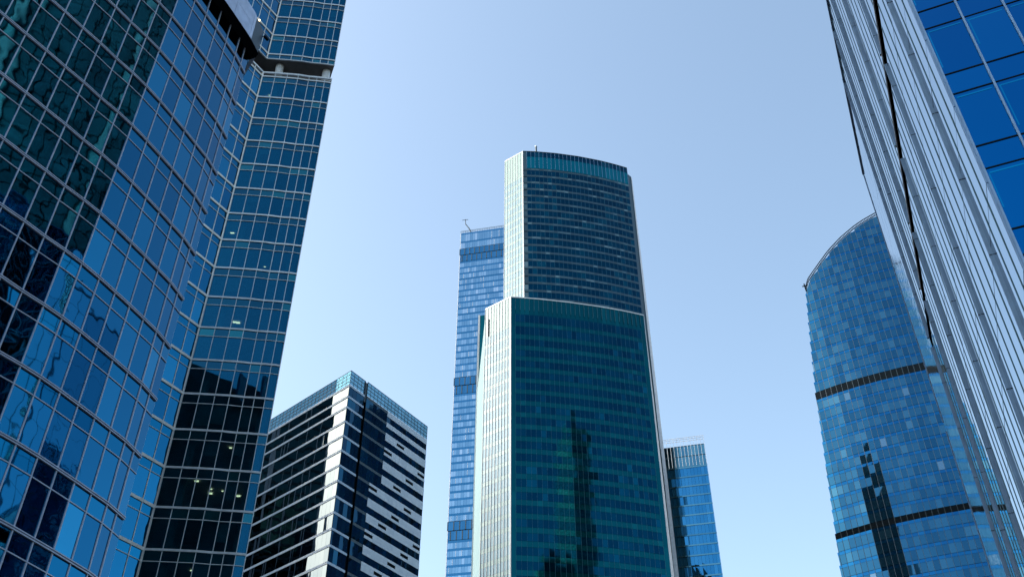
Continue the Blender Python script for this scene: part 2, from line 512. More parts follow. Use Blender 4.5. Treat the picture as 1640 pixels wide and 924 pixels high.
for i in (59, 62, 64):
    one = MB(); q = SW[i] + Vector((.25, -.1)); one.tube((*q, 118.7 - i * .2), (*q, 118.9 - i * .2), .1, 10); one.build('floodlight', 'ceiling_lamp', tower)

# ================================================================== banded office block (d about 205 m)
CA = Vector((-39.4, 201.2)); LEFT_A = Vector((-63.6, 223.9)); ld = (LEFT_A - CA).normalized()
rd = Vector((math.sin(R(32.7)), math.cos(R(32.7))))
blk = thing('banded_block', 'dark glass office block with pale horizontal bands, corner towards us', 'building', CA)
LFAR = CA + ld * 62
NOTCH = CA + rd * 5.6
RN = NOTCH + rd * .55 + Vector((rd.y, -rd.x)) * .25
REND = CA + rd * 31.0 + Vector((rd.y, -rd.x)) * .25
A_TOP = 139.9
tops = [135.8, 132.6, 129.6] + [125.6 - 3.9 * k for k in range(34)]
tops = [z for z in tops if z > 1]
mb = MB()
inn = Vector((-rd.y, rd.x)) * .3
mb.poly([tuple(LFAR + rd * .3), tuple(CA + ld * .3 + rd * .3), tuple(REND + inn * 2), tuple(REND + ld * 14), tuple(CA + ld * 14 + rd * 14), tuple(LFAR + rd * 14)], GROUND, 135.2)
core = mb.build('core_wall', 'core_dark', blk)
Lp = resample([LFAR, CA], step=1.5)
Sp = resample([CA, NOTCH], step=1.35)
Rp = resample([RN, REND], step=1.35)
zprev = A_TOP
for k, z in enumerate(tops):
    znext = tops[k + 1] if k + 1 < len(tops) else GROUND
    # left face: glass row + pale band
    row(Lp, znext, z - .58, gap=.03, tilt=.005).build('window_row', 'block_side', blk)
    mb = MB(); mb.bar(LFAR, CA - ld * -.0, -.1, .16, z - .58, z); mb.build('pale_band', 'band_metal', blk)
    row(Sp, znext, z - .58, gap=.03, tilt=.01).build('window_row', 'block_glass', blk)
    mb = MB(); mb.bar(CA, NOTCH, -.1, .16, z - .58, z); mb.build('pale_band', 'band_metal', blk)
    # right face beyond the notch
    up = k < 6
    s0 = 8.1 if up else 4.0
    hh = (1.5, 1.3)[k] if k < 2 else 2.2
    sidx = min(range(len(Rp)), key=lambda i: abs((Rp[i] - RN).length - s0))
    row(Rp[:sidx + 1], znext, z - .7, gap=.03, tilt=.012).build('window_row', 'block_glass', blk)
    mb = MB(); mb.bar(Rp[0], Rp[sidx], -.1, .05, z - .7, z); mb.build('dark_band', 'dark_trim', blk)
    row(Rp[sidx:], znext, z - hh, gap=.03, tilt=.012).build('window_row', 'block_glass', blk)
    # stone row: panels with open joints, leaving slots for the small dark vents
    st = MB(); sp = resample([Rp[sidx], REND], step=1.5)
    vent = {i for i in range(len(sp) - 1) if (i + 3 * k) % 9 in (0, 1)} if k > 1 else set()
    cuts = (0, .34, .70, 1)
    for i in range(len(sp) - 1):
        u = (sp[i + 1] - sp[i]).normalized()
        for j in range(3):
            if j == 1 and i in vent: continue
            st.bar(sp[i] + u * .015, sp[i + 1] - u * .015, -.1, .14, z - hh + hh * cuts[j] + .012, z - hh + hh * cuts[j + 1] - .012)
    st.build('stone_row', 'stone_panel', blk)
    for i in sorted(vent):
        if i - 1 in vent: continue
        j = i + 1 if i + 1 in vent else i
        mb = MB(); mb.bar(sp[i] + u * .01, sp[j + 1] - u * .01, -.05, .05, z - hh * .655, z - hh * .31); mb.build('vent', 'dark_metal', blk)
# dark vertical joint between the two parts of the right face
mb = MB(); mb.bar(NOTCH, NOTCH + rd * .6, -.5, -.2, GROUND, A_TOP); mb.build('recessed_joint', 'dark_metal', blk)
for q in (NOTCH - rd * .08, RN):
    mb = MB(); mb.tube((*q, GROUND), (*q, A_TOP), .1, 6); mb.build('joint_post', 'dark_metal', blk)
mb = MB(); mb.bar(NOTCH, RN, -.2, -.02, 134, A_TOP - .3); mb.build('crown_joint', 'dark_trim', blk)
# open lattice crown
def crown(pts, z0, z1, nrail, par, matp='dark_trim', glass_mat='crown_pane', rail=.065):
    for k in range(nrail):
        z = z0 + (z1 - z0) * k / (nrail - 1)
        mb = MB(); mb.bar(pts[0], pts[-1], -.05, .05, z - rail, z + rail); mb.build('crown_rail', matp, par)
    mb = MB()
    for i, p in enumerate(pts):
        a = pts[max(0, i - 1)]; b_ = pts[min(len(pts) - 1, i + 1)]
        mb.post(p, (b_ - a).normalized(), .1, -.04, .04, z0, z1)
    mb.build('crown_posts', matp, par, True)
    row(pts, z0 + (z1 - z0) * .05, z1 - .1, 0.0, .03, gap=.12, tilt=.004).build('crown_panes', glass_mat, par)
for pts in (Lp, Sp, Rp):
    crown(pts, 135.85, A_TOP, 5, blk)
mb = MB(); mb.poly([tuple(LFAR + rd * .5), tuple(CA + ld * .5 + rd * .5), tuple(REND - rd * .3 + inn * 3), tuple(REND + ld * 13.5), tuple(CA + ld * 13.5 + rd * 13.5), tuple(LFAR + rd * 13.5)], 135.2, 135.5); mb.build('roof', 'roofing', blk)

# ================================================================== pale blue slab tower far behind (d about 430 m)
C0, C1 = Vector((-29.98, 428.95)), Vector((-4.2, 423.6)); cdir = (C1 - C0).normalized()
C2 = C0 + cdir * 46
ct = thing('blue_slab_tower', 'slender light blue striped skyscraper with rooftop crane, behind the teal towers', 'building', C0)
back_c = Vector((-cdir.y, cdir.x))
mb = MB(); mb.poly([tuple(C0 + back_c * .3), tuple(C2 + back_c * .3), tuple(C2 + back_c * 30), tuple(C0 + back_c * 30)], GROUND, 394.5); mb.build('core_wall', 'sky_blue_strip', ct)
cp = resample([C0, C2], step=1.45)
zs = [395.4, 388.8, 383.3]
z = 373.4
mech = [(383.3, 373.4), (293.7, 283.2), (212.5, 202.8)]
cl = []
z = 395.4
fl = [395.4, 388.8]
zz = 373.4
rows_c = [(395.4, 388.8), (388.8, 383.3)]
def fill(zt, zb, n):
    h = (zt - zb) / n
    return [(zt - h * i, zt - h * (i + 1)) for i in range(n)]
rows_c += fill(373.4, 293.7, 19) + fill(283.2, 212.5, 18) + fill(202.8, 0, 51)
for (zt, zb) in rows_c:
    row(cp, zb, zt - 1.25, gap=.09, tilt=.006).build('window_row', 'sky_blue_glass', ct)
    mb = MB(); mb.bar(C0, C2, -.1, .05, zt - 1.25, zt); mb.build('blue_band', 'sky_blue_strip', ct)
    # a few white window frames that break up the row
    mb = MB()
    for i, p in enumerate(cp):
        if rnd.random() < .12: mb.post(p, cdir, .12, -.05, .14, zb, zt - 1.2)
    mb.build('white_frames', 'light_trim', ct)
for (zt, zb) in mech:
    zm = (zt + zb) / 2
    for (a, b_, sh) in ((zm + .2, zt - .3, 0), (zb + .2, zm - .3, 1)):
        row(cp, a, b_, gap=.1, tilt=.0).build('louvre_row', 'sky_blue_strip', ct)
        mb = MB()
        for i, p in enumerate(cp):
            if (i + sh) % 2 == 0: mb.post(p, cdir, .42, -.05, .3, a, b_)
        mb.build('louvre_fins', 'dark_trim', ct, True)
mb = MB()
for i, p in enumerate(cp): mb.post(p, cdir, .07, -.05, .1, GROUND, 395.4)
mb.build('mullions', 'sky_blue_strip', ct, True)
mb = MB(); mb.post(C0 + cdir * .05, cdir, .3, -.3, .12, GROUND, 395.6); mb.build('corner_post', 'light_trim', ct)
mb = MB()
for i in range(len(cp)): mb.post(cp[i], cdir, .12, -.1, .0, 395.4, 397.2)
mb.bar(C0, C2, -.08, .02, 397.0, 397.25); mb.bar(C0, C2, -.08, .02, 396.2, 396.35)
mb.build('roof_railing', 'dark_trim', ct)
cr = thing('roof_crane', 'small grey maintenance crane arm with cross bar on the blue slab tower roof', 'crane', (*P(-3.05, 430), 394.5))
mb = MB(); mb.tube((*P(-3.05, 430), 394.5), (*P(-3.40, 430), 400.3), .38, 8); mb.tube((*P(-3.40, 430), 400.3), (*P(-3.65, 430), 403.2), .3, 8); mb.build('jib', 'dark_trim', cr)
mb = MB(); mb.tube((*P(-3.65, 430), 403.0), (*P(-3.68, 430), 407.0), .2, 8); mb.build('mast', 'dark_trim', cr)
mb = MB(); mb.tube((*P(-3.93, 430), 406.2), (*P(-3.46, 430), 407.0), .16, 8); mb.build('cross_bar', 'dark_trim', cr)

# ================================================================== tall teal tower (d about 295 m)
DL, DC = Vector((-3.07, 300.8)), Vector((4.6, 294.96))
DF = [DC, Vector((10.75, 295.29)), Vector((18.98, 296.25)), Vector((28.95, 298.1)), Vector((38.18, 300.5)), Vector((44.99, 302.75)), Vector((50.55, 304.9))]
DR = Vector((52.4, 306.7))
D_TOP = 320.2
dt = thing('tall_teal_tower', 'tallest central skyscraper with bowed dark teal front and pale lit side', 'building', DC)
dp = resample(DF, 27); dl = resample([DL, DC], 7)
din = offset_line(dp, -.2)
mb = MB(); mb.poly([tuple(DL + Vector((.6, .8)))] + [tuple(DC + Vector((.0, .5)))] + [tuple(p) for p in din[1:]] + [(53, 318), (46, 334), (4, 328), (-1.5, 312)], GROUND, D_TOP - .6)
mb.build('core_wall', 'core_dark', dt)
zc = 309.7
row(dp[1:], zc + .2, D_TOP - 3.2, gap=.12, tilt=.003).build('crown_glass_row', 'crown_glass', dt)
row(dp[1:], D_TOP - 3.1, D_TOP - .15, gap=.12, tilt=.003).build('crown_top_row', 'deep_window', dt)
mb = MB()
for i, p in enumerate(dp):
    if i == 0: continue
    u = (dp[min(i + 1, 27)] - dp[i - 1]).normalized(); mb.post(p, u, .1, 0, .25, zc + .3, D_TOP - .2)
mb.build('crown_fins', 'fin_metal', dt)
mb = MB(); strip(mb, dp, -.3, .25, D_TOP - .15, D_TOP + .15); mb.build('roof_edge', 'dark_trim', dt)
zr = [zc - 3.93 * k for k in range(79)]
for z in zr:
    mbr = row(dp, z - 1.05, z, gap=.06, tilt=.01, n1=.08); mbr.build('spandrel_row', 'mottled_spandrel', dt)
    row(dp[1:], z - 3.93, z - 1.08, gap=.05, tilt=.006).build('window_row', 'deep_window', dt)
    mb = MB(); mb.bar(dp[0], dp[1] - (dp[1] - dp[0]).normalized() * .06, 0, .07, z - 3.9, z - 1.48); mb.build('corner_panel', 'mottled_spandrel', dt)
mb = MB(); mb.bar(dp[0], dp[1], 0, .07, zc, D_TOP - .2); mb.build('corner_panel', 'mottled_spandrel', dt)
mb = MB()
for i, p in enumerate(dp[1:-1]):
    u = (dp[i + 2] - dp[i]).normalized(); mb.post(p, u, .07, 0, .16, GROUND, zc)
mb.build('mullions', 'mullion_teal', dt, True)
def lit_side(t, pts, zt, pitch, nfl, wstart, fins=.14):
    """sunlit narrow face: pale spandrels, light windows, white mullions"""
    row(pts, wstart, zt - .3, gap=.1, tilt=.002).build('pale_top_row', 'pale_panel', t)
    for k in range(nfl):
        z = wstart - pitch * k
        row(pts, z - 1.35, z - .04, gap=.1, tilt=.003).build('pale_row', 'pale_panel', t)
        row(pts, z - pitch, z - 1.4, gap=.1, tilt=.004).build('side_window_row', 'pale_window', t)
    u = (pts[-1] - pts[0]).normalized()
    for p in pts:
        mb = MB(); mb.post(p, u, fins if p is not pts[-1] else .38, -.1, .2, GROUND, zt + (.15 if p is pts[-1] else 0)); mb.build('side_mullion', 'side_trim', t)
    mb = MB(); mb.bar(pts[0], pts[-1], -.2, .15, zt - .3, zt + .1); mb.build('side_coping', 'light_trim', t)
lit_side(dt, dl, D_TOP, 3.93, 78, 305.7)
# right end: mottled column then the splayed pale strip
mb = MB(); mb.bar(dp[-1], DR, -.3, 0, GROUND, D_TOP - 3.5); mb.build('end_column', 'mottled_spandrel', dt)
def splay(t, p, outdir, depthdir, zt, zb, wid_b, mat, name, w0=.25):
    mb = MB()
    a = p; o = Vector(outdir); dd = Vector(depthdir)
    pts = [(*a, zb), (*(a + o * wid_b), zb), (*(a + o * wid_b + dd), zb), (*(a + dd), zb), (*a, zt), (*(a + o * w0), zt), (*(a + o * w0 + dd), zt), (*(a + dd), zt)]
    mb.prism(pts); return mb.build(name, mat, t)
od = Vector((math.cos(R(9.7)), -math.sin(R(9.7)))); ddp = Vector((math.sin(R(9.7)), math.cos(R(9.7)))) * 6
splay(dt, DR + od * .05 - ddp * .05, od, ddp, D_TOP - 4.2, GROUND, 2.2, 'light_trim', 'splayed_side')
vp = thing('roof_flue', 'short dark flue pipe standing on the tallest tower roof', 'flue', (*P(2.03, 297), D_TOP - .5))
mb = MB(); c = P(2.03, 297); mb.tube((*c, D_TOP - .5), (*c, 325.0), .42, 12); mb.build('pipe', 'dark_trim', vp)
mb = MB(); mb.tube((*c, 325.0), (*c, 325.6), .52, 12); mb.build('cap', 'white_metal', vp)

# ================================================================== front teal tower (d about 238 m)
EL, EC = Vector((-8.19, 243.88)), Vector((-.38, 237.85))
EF = [EC, Vector((8.01, 238.83)), Vector((17.6, 240.49)), Vector((26.76, 242.51)), Vector((34.51, 244.65)), Vector((41.35, 246.96))]
E_TOP = 192.9
et = thing('front_teal_tower', 'bowed teal glass tower with pale lit left side, in front of the tallest one', 'building', EC)
ep = resample(EF, 30); el = resample([EL, EC], 9)
ein = offset_line(ep, -.2)
mb = MB(); mb.poly([tuple(EL + Vector((.6, .8)))] + [tuple(EC + Vector((0, .5)))] + [tuple(p) for p in ein[1:]] + [(42.5, 262), (34, 276), (2, 272), (-6, 258)], GROUND, E_TOP - .6)
mb.build('core_wall', 'core_dark', et)
wt = [186.3, 181.7, 177.0, 173.0, 169.2] + [169.2 - 3.88 * k for k in range(1, 43)]
row(ep, wt[0], E_TOP - .3, gap=.04, tilt=.002).build('crown_glass_row', 'teal_glass', et)
mb = MB()
for i, p in enumerate(ep[1:-1]):
    u = (ep[i + 2] - ep[i]).normalized(); mb.post(p, u, .1, 0, .35, wt[0] + 1.5, E_TOP - .4)
mb.build('crown_fins', 'mullion_teal', et)
for k, z in enumerate(wt):
    zb = wt[k + 1] if k + 1 < len(wt) else GROUND
    hw = 2.9 if k < 2 else 2.2
    row(ep[1:-1], z - hw, z, gap=.05, tilt=.004).build('window_row', 'teal_window', et)
    mb = row(ep[:2], zb, z, gap=.04); mb.v  # corner bay
    mb.build('corner_panel', 'teal_glass', et)
    row(ep[-2:], zb, z, gap=.04).build('corner_panel', 'teal_glass', et)
    row(ep[1:-1], zb + .05, z - hw - .05, gap=.04, tilt=.002).build('spandrel_row', 'teal_glass', et)
mb = MB()
for i, p in enumerate(ep[1:-1]):
    u = (ep[i + 2] - ep[i]).normalized(); mb.post(p, u, .05, 0, .1, GROUND, wt[0])
mb.build('mullions', 'mullion_teal', et, True)
mb = MB(); strip(mb, ep, -.3, .2, E_TOP - .3, E_TOP + .05); mb.build('roof_edge', 'light_trim', et)
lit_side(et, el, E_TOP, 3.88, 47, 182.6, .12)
mb = MB(); mb.bar(el[1] + (el[2] - el[1]) * .15, el[1] + (el[2] - el[1]) * .6, -.05, .1, 181.5, 188.0); mb.build('louvre_slot', 'dark_metal', et)
# receding left flank: sloping pale wall and the teal wall behind its top
q0, q1 = EL, P(-2.38, 250.5)
mb = MB(); b0 = len(mb.v)
n0 = Vector((-.25, .1))
tri = [(*q0, E_TOP - 1.5), (*q0, GROUND), (*q1, GROUND), (*q1, 166.0)]
bk = [(p[0] + 1.5, p[1] + 3, p[2]) for p in tri]
mb.v = tri + bk
mb.f = [(0, 3, 2, 1), (4, 5, 6, 7), (0, 1, 5, 4), (1, 2, 6, 5), (2, 3, 7, 6), (3, 0, 4, 7)]
mb.build('sloping_flank', 'pale_panel', et)
f0, f1 = P(-2.46, 254.5), P(-1.7, 253.5)
mb = MB(); mb.bar(f0 + Vector((.55, 0)), f1, -6, 0, GROUND, 198.3); mb.build('rear_wall', 'teal_glass', et)
mb = MB(); mb.bar(f0, f0 + Vector((.6, -.02)), -6, .1, GROUND, 198.6); mb.build('rear_edge', 'light_trim', et)
od = Vector((math.cos(R(9.5)), -math.sin(R(9.5)))); ddp = Vector((math.sin(R(9.5)), math.cos(R(9.5)))) * 5
splay(et, EF[-1] + od * .03, od, ddp, E_TOP - .2, GROUND, 1.55, 'light_trim', 'splayed_side', .12)

# ================================================================== blue tower on the right of the teal pair (d about 350 m)
F1 = Vector((75.8, 341.7)); fd = Vector((math.sin(R(104.0)), math.cos(R(104.0)))); F0 = F1 - fd * 32
ft = thing('blue_rear_tower', 'bright blue glass tower with glazed crown, right behind the teal towers', 'building', F1)
bk = Vector((-fd.y, fd.x))
mb = MB(); mb.poly([tuple(F0 + bk * .3), tuple(F1 + bk * .3 - fd * .2), tuple(F1 + bk * 25 - fd * 1.5), tuple(F0 + bk * 25)], GROUND, 193); mb.build('core_wall', 'core_dark', ft)
fpz = resample([F0, F1], step=1.35)
for k in range(48):
    zt = 193.4 - 4.02 * k
    row(fpz, zt - 4.02, zt - .55, gap=.05, tilt=.012).build('window_row', 'far_glass', ft)
    mb = MB(); mb.bar(F0, F1, -.1, .18, zt - .55, zt); mb.build('floor_band', 'far_crown', ft)
row(fpz, 193.5, 197.9, gap=.12, tilt=.006).build('crown_pane_row', 'far_crown', ft)
row(fpz, 198.2, 202.5, gap=.12, tilt=.006).build('crown_pane_row', 'far_crown', ft)
mb = MB()
for p in fpz: mb.post(p, fd, .16, 0, .4, 193.6, 203.2)
mb.build('crown_fins', 'white_metal', ft)
mb = MB(); mb.bar(F0, F1, -.1, .1, 197.9, 198.2); mb.bar(F0, F1, -.1, .1, 202.5, 202.8); mb.build('crown_rings', 'dark_trim', ft)
mb = MB()
for p in fpz[::1]: mb.post(p, fd, .1, -.1, 0, 202.8, 206.6)
for z in (204.9, 205.8, 206.5): mb.bar(F0, F1, -.1, 0, z, z + .14)
mb.build('roof_railing', 'light_trim', ft)
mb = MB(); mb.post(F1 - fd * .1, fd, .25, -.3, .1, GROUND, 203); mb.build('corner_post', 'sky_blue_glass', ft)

# ================================================================== sail-shaped tower on the right (d about 283 m)
GD = [(17.9, 289.3), (19.0, 286.6), (19.98, 284.7), (21.36, 282.7), (22.75, 281.4), (24.12, 280.8), (25.48, 280.6), (26.87, 280.9), (28.3, 282.0), (30, 284.0)]
def g_pt(az):
    for i in range(len(GD) - 1):
        if az <= GD[i + 1][0] or i == len(GD) - 2:
            t = (az - GD[i][0]) / (GD[i + 1][0] - GD[i][0])
            return P(az, GD[i][1] + t * (GD[i + 1][1] - GD[i][1]))
def lerp_tab(tab, x):
    if x <= tab[0][0]: return tab[0][1]
    for i in range(len(tab) - 1):
        if x <= tab[i + 1][0]:
            t = (x - tab[i][0]) / (tab[i + 1][0] - tab[i][0]); return tab[i][1] + t * (tab[i + 1][1] - tab[i][1])
    return tab[-1][1]
G_LEFT = [(GROUND, 18.1), (60, 18.5), (118, 19.1), (129, 19.27), (137.5, 19.4), (150.5, 19.58), (164, 19.8), (177.4, 19.98), (188.8, 20.22), (199.6, 20.46), (210.8, 20.73), (217, 20.88)]
G_ARC = [(20.88, 217), (21.22, 220.7), (22.17, 225.4), (23.12, 229.9), (24.02, 233.3), (25.06, 236.4), (25.9, 238.3), (26.71, 239.7), (28, 241), (30, 241.6)]
gt = thing('sail_tower', 'blue glass tower with curved sail-like top, partly hidden by the right building', 'building', g_pt(24))
bays = [29.6 - .345 * k for k in range(35)]
bays = sorted(b for b in bays if b > 17.9)
# dark body behind the panes, floor by floor, following the slanting left edge and the arc
GB1, GB1b, GB2, GB2b = 177.4, 174.7, 129.9, 128.1
rows_g = []
z = GB1
while z < 243: rows_g.append((z, z + 3.87)); z += 3.87
h = (GB1b - GB2) / 12
rows_g += [(GB1b - h * (i + 1), GB1b - h * i) for i in range(12)]
z = GB2b
while z > 4: rows_g.append((z - 3.87, z)); z -= 3.87
body = MB()
azs = [18.1, 19, 20, 21, 22, 23, 24, 25, 26, 27, 28, 29.6]
lv = [GROUND, 60, 118, 150, 177, 200, 216]
for i in range(len(lv) - 1):
    za, zb = lv[i], lv[i + 1]
    for j in range(24):
        def az_at(z, t): l = lerp_tab(G_LEFT, z) + .03; return l + (29.6 - l) * t
        pts = []
        for zq in (za, zb):
            a0, a1 = g_pt(az_at(zq, j / 24)), g_pt(az_at(zq, (j + 1) / 24))
            n = Vector((math.sin(R(24)), math.cos(R(24))))
            pts += [(*(a0 + n * .35), zq), (*(a1 + n * .35), zq), (*(a1 + n * 24), zq), (*(a0 + n * 24), zq)]
        body.prism(pts)
for j in range(24):
    a0, a1 = 20.9 + (29.6 - 20.9) * j / 24, 20.9 + (29.6 - 20.9) * (j + 1) / 24
    n = Vector((math.sin(R(24)), math.cos(R(24))))
    p0, p1 = g_pt(a0), g_pt(a1); z0, z1 = lerp_tab(G_ARC, a0) - .4, lerp_tab(G_ARC, a1) - .4
    body.prism([(*(p0 + n * .35), 216), (*(p1 + n * .35), 216), (*(p1 + n * 24), 216), (*(p0 + n * 24), 216),
                (*(p0 + n * .35), z0), (*(p1 + n * .35), z1), (*(p1 + n * 24), z1), (*(p0 + n * 24), z0)])
gbody = body.build('core_wall', 'sail_strip', gt)
cnt = 0
rest = MB()
for (z0, z1) in sorted(rows_g, key=lambda r: -r[0]):
    sp = MB()
    for i in range(len(bays) - 1):
        a0, a1 = bays[i], bays[i + 1]
        zm = (z0 + z1) / 2
        l0 = lerp_tab(G_LEFT, zm) if zm < 217 else 20.88
        if a1 <= l0 + .04: continue
        a0 = max(a0, l0)
        t0, t1 = lerp_tab(G_ARC, a0) - .15, lerp_tab(G_ARC, a1) - .15
        if min(t0, t1) < z0 + .4: continue
        pa, pb = g_pt(a0), g_pt(a1)
        zt = z1 - .95
        whole = min(t0, t1) > z1
        if whole: sp.bar(pa, pb, -.3, .0, zt + .05, z1)
        top_zone = z1 + 6 > min(t0, t1)
        if whole and a1 < 27.6 and z0 > 104 and cnt < 300 and a1 - a0 > .3:
            u = (pb - pa).normalized()
            pane('window_pane', 'sail_glass', gbody, pa + u * .05, pb - u * .05, z0 + .12, zt, off=-.05, thick=.08, tilt=.008); cnt += 1
        else:
            u = (pb - pa).normalized()
            if whole: rest.tilted(pa + u * .05, pb - u * .05, -.09, -.01, z0 + .12, zt, rnd.gauss(0, .008), rnd.gauss(0, .008))
            else: rest.bar(pa + u * .05, pb - u * .05, -.09, -.01, z0 + .05, min(zt + .9, t0), z0 + .05, min(zt + .9, t1))
    sp.build('spandrel_strip', 'sail_strip', gt)
rest.build('other_window_panes', 'sail_glass', gt, True)
for b in bays:
    # slim dark mullions, each from the ground to where the arc or the slanting edge cuts it
    zt = lerp_tab(G_ARC, b) - .2 if b >= 20.88 else None
    if zt is None:
        zt = GROUND
        for k in range(200):
            zz = GROUND + k * 1.1
            if zz < 217 and lerp_tab(G_LEFT, zz) <= b: zt = zz
    if zt > 5:
        p = g_pt(b); u = (g_pt(b + .1) - p).normalized()
        mb = MB(); mb.post(p, u, .1, -.2, .06, GROUND, zt); mb.build('mullion', 'dark_trim', gt)
for (zt, zb, nm) in ((GB1, GB1b, 'plant'), (GB2, GB2b, 'plant')):
    l0 = lerp_tab(G_LEFT, zb)
    cur = [g_pt(l0 + (29.6 - l0) * k / 24) for k in range(25)]
    mb = MB(); strip(mb, cur, -.3, .03, zb, zt); mb.build('dark_plant_band', 'dark_metal', gt)
# railing that follows the arc
mb = MB(); prev = None
for k in range(84):
    a = 20.95 + (29.6 - 20.95) * k / 83
    z = lerp_tab(G_ARC, a); p = g_pt(a)
    lo, hi = (*p, z + .15), (*p, z + 1.25)
    mb.tube(lo, hi, .09, 4)
    if prev: mb.tube(prev[0], lo, .16, 5); mb.tube(prev[1], hi, .16, 5)
    prev = (lo, hi)
mb.build('arc_railing', 'dark_metal', gt)
mb = MB(); p = g_pt(20.93); mb.tube((*p, 217.2), (*(p + Vector((-.3, -.2))), 220.2), .22, 6); mb.tube((*(p + Vector((-1.0, 0))), 219.2), (*(p + Vector((.8, 0))), 219.6), .2, 6); mb.build('railing_end_bracket', 'dark_metal', gt)

# ================================================================== near building on the right (corner at 28.5 m)
H0 = P(34.2, 28.5)
hl = Vector((math.sin(R(22.9)), math.cos(R(22.9))))        # along the finned side, away from us
hr = Vector((math.sin(R(113)), math.cos(R(113))))          # along the blue front
perp_s = H0.dot(hl)                                        # distance along hl of the corner
def hs(s): return H0 + hl * (s - perp_s)
H_TOP, SEAM = 75.6, 45.2
S_END, S_SM = 81.5, 68.4
nb = thing('finned_building', 'near office building with sky-reflecting strips between grey fins, filling right edge', 'building', H0)
hin = Vector((hl.y, -hl.x))                                # into the building (to the right)
mb = MB(); mb.poly([tuple(H0 + hin * .35 + hl * .25), tuple(H0 + hr * 30 + hl * .25), tuple(H0 + hr * 30 + hl * 50), tuple(hs(S_END) + hin * .35)], GROUND, SEAM - 1.3)
hcore = mb.build('core_wall', 'core_dark', nb)
mb = MB(); mb.poly([tuple(H0 + hin * 1.3 + hl * .25), tuple(H0 + hr * 30 + hl * .25), tuple(H0 + hr * 30 + hl * 50), tuple(hs(S_END) + hin * 1.3)], SEAM - 1.3, SEAM + .05); mb.build('recess_wall', 'dark_metal', nb)
mb = MB(); mb.poly([tuple(H0 + hin * .35 + hl * .25), tuple(H0 + hr * 30 + hl * .25), tuple(H0 + hr * 30 + hl * 50), tuple(hs(S_END) + hin * .35)], SEAM + .05, H_TOP - .2); mb.build('upper_core_wall', 'core_dark', nb)
fins = [32.0, 39.8, 47.2, 54.6, 62.0, 68.4]
edges = [perp_s]
prev = perp_s
for f in fins:
    n = max(1, round((f - prev) / 1.6))
    edges += [prev + (f - prev) * (k + 1) / n for k in range(n)]
    prev = f
flz = [SEAM + .1 + 3.9 * k for k in range(8)]
lowz = [SEAM - 1.35 - 3.9 * k for k in range(12)]
def hpane(name, mat, s0, s1, z0, z1, tilt=.0012):
    # facing left: seen from outside the far end is on the left
    return pane(name, mat, hcore, hs(s1), hs(s0), z0, z1, off=-.02, tilt=tilt)
far_strips = MB()
for i in range(len(edges) - 1):
    spans = [(z + .03, min(z + 3.87, H_TOP)) for z in flz] + [(z - 3.87, z - .03) for z in lowz if z - 3.87 > GROUND]
    for (z0, z1) in spans:
        if i < 18 and z0 > 12: hpane('glass_strip', 'near_strip', edges[i] + .04, edges[i + 1] - .04, z0, z1)
        else: far_strips.bar(hs(edges[i + 1] - .04), hs(edges[i] + .04), -.04, 0, z0, z1)
far_strips.build('far_glass_strips', 'near_strip', nb, True)
sm = [S_SM + (S_END - S_SM) * k / 5 for k in range(6)]
for i in range(5):
    for z in flz: hpane('mirror_pane', 'mirror_strip', sm[i] + .02, sm[i + 1] - .02, z + .02, min(z + 3.88, H_TOP), .0008)
    for z in [SEAM + .1] + lowz:
        z1 = z if z < SEAM else SEAM + .08
        z0 = z - 3.88 if z < SEAM else SEAM - 1.33
        if z0 > GROUND: hpane('mirror_pane', 'mirror_strip', sm[i] + .02, sm[i + 1] - .02, z0, z1 - .02, .0008)
outn = -hin
for s in edges[1:]:
    if any(abs(s - f) < .01 for f in fins): continue
    for z0, z1 in ((GROUND, SEAM - 1.35), (SEAM + .1, H_TOP)):
        mb = MB(); mb.bar(hs(s + .03), hs(s - .03), -.05, .024, z0, z1); mb.build('mullion', 'mullion_teal', nb)
# deep fins in storey-high pieces, with a small dark bracket at every joint
for j, s in enumerate(fins + [perp_s + .03, S_END]):
    big = s in fins
    dep = .125 if big else .06
    w = .13 if big else .1
    for z0s, z1s in ((GROUND, SEAM - 1.0 + .25 * (j % 2)), (SEAM + .12, H_TOP + (.6 if big else 0))):
        z = z1s
        ph = (j * 1.31) % 3.9
        cuts = [z1s]
        q = z1s - ph - .6
        while q > z0s + .8: cuts.append(q); q -= 3.9
        cuts.append(z0s)
        for a, b_ in zip(cuts[:-1], cuts[1:]):
            mb = MB(); mb.bar(hs(s + w / 2), hs(s - w / 2), -.04, dep, b_ + .02, a - .02); mb.build('fin', 'fin_metal', nb)
            if big and b_ > 5:
                mb = MB(); mb.bar(hs(s + .075), hs(s - .075), .05, dep + .006, b_ - .02, b_ + .02); mb.build('fin_bracket', 'dark_metal', nb)
mb = MB(); mb.bar(hs(62.0), hs(perp_s), .0, .06, SEAM - .02, SEAM + .1); mb.build('recess_edge_trim', 'white_metal', nb)
mb = MB(); mb.bar(hs(S_END), hs(perp_s), -.5, .12, H_TOP, H_TOP + .25); mb.build('coping', 'fin_metal', nb)
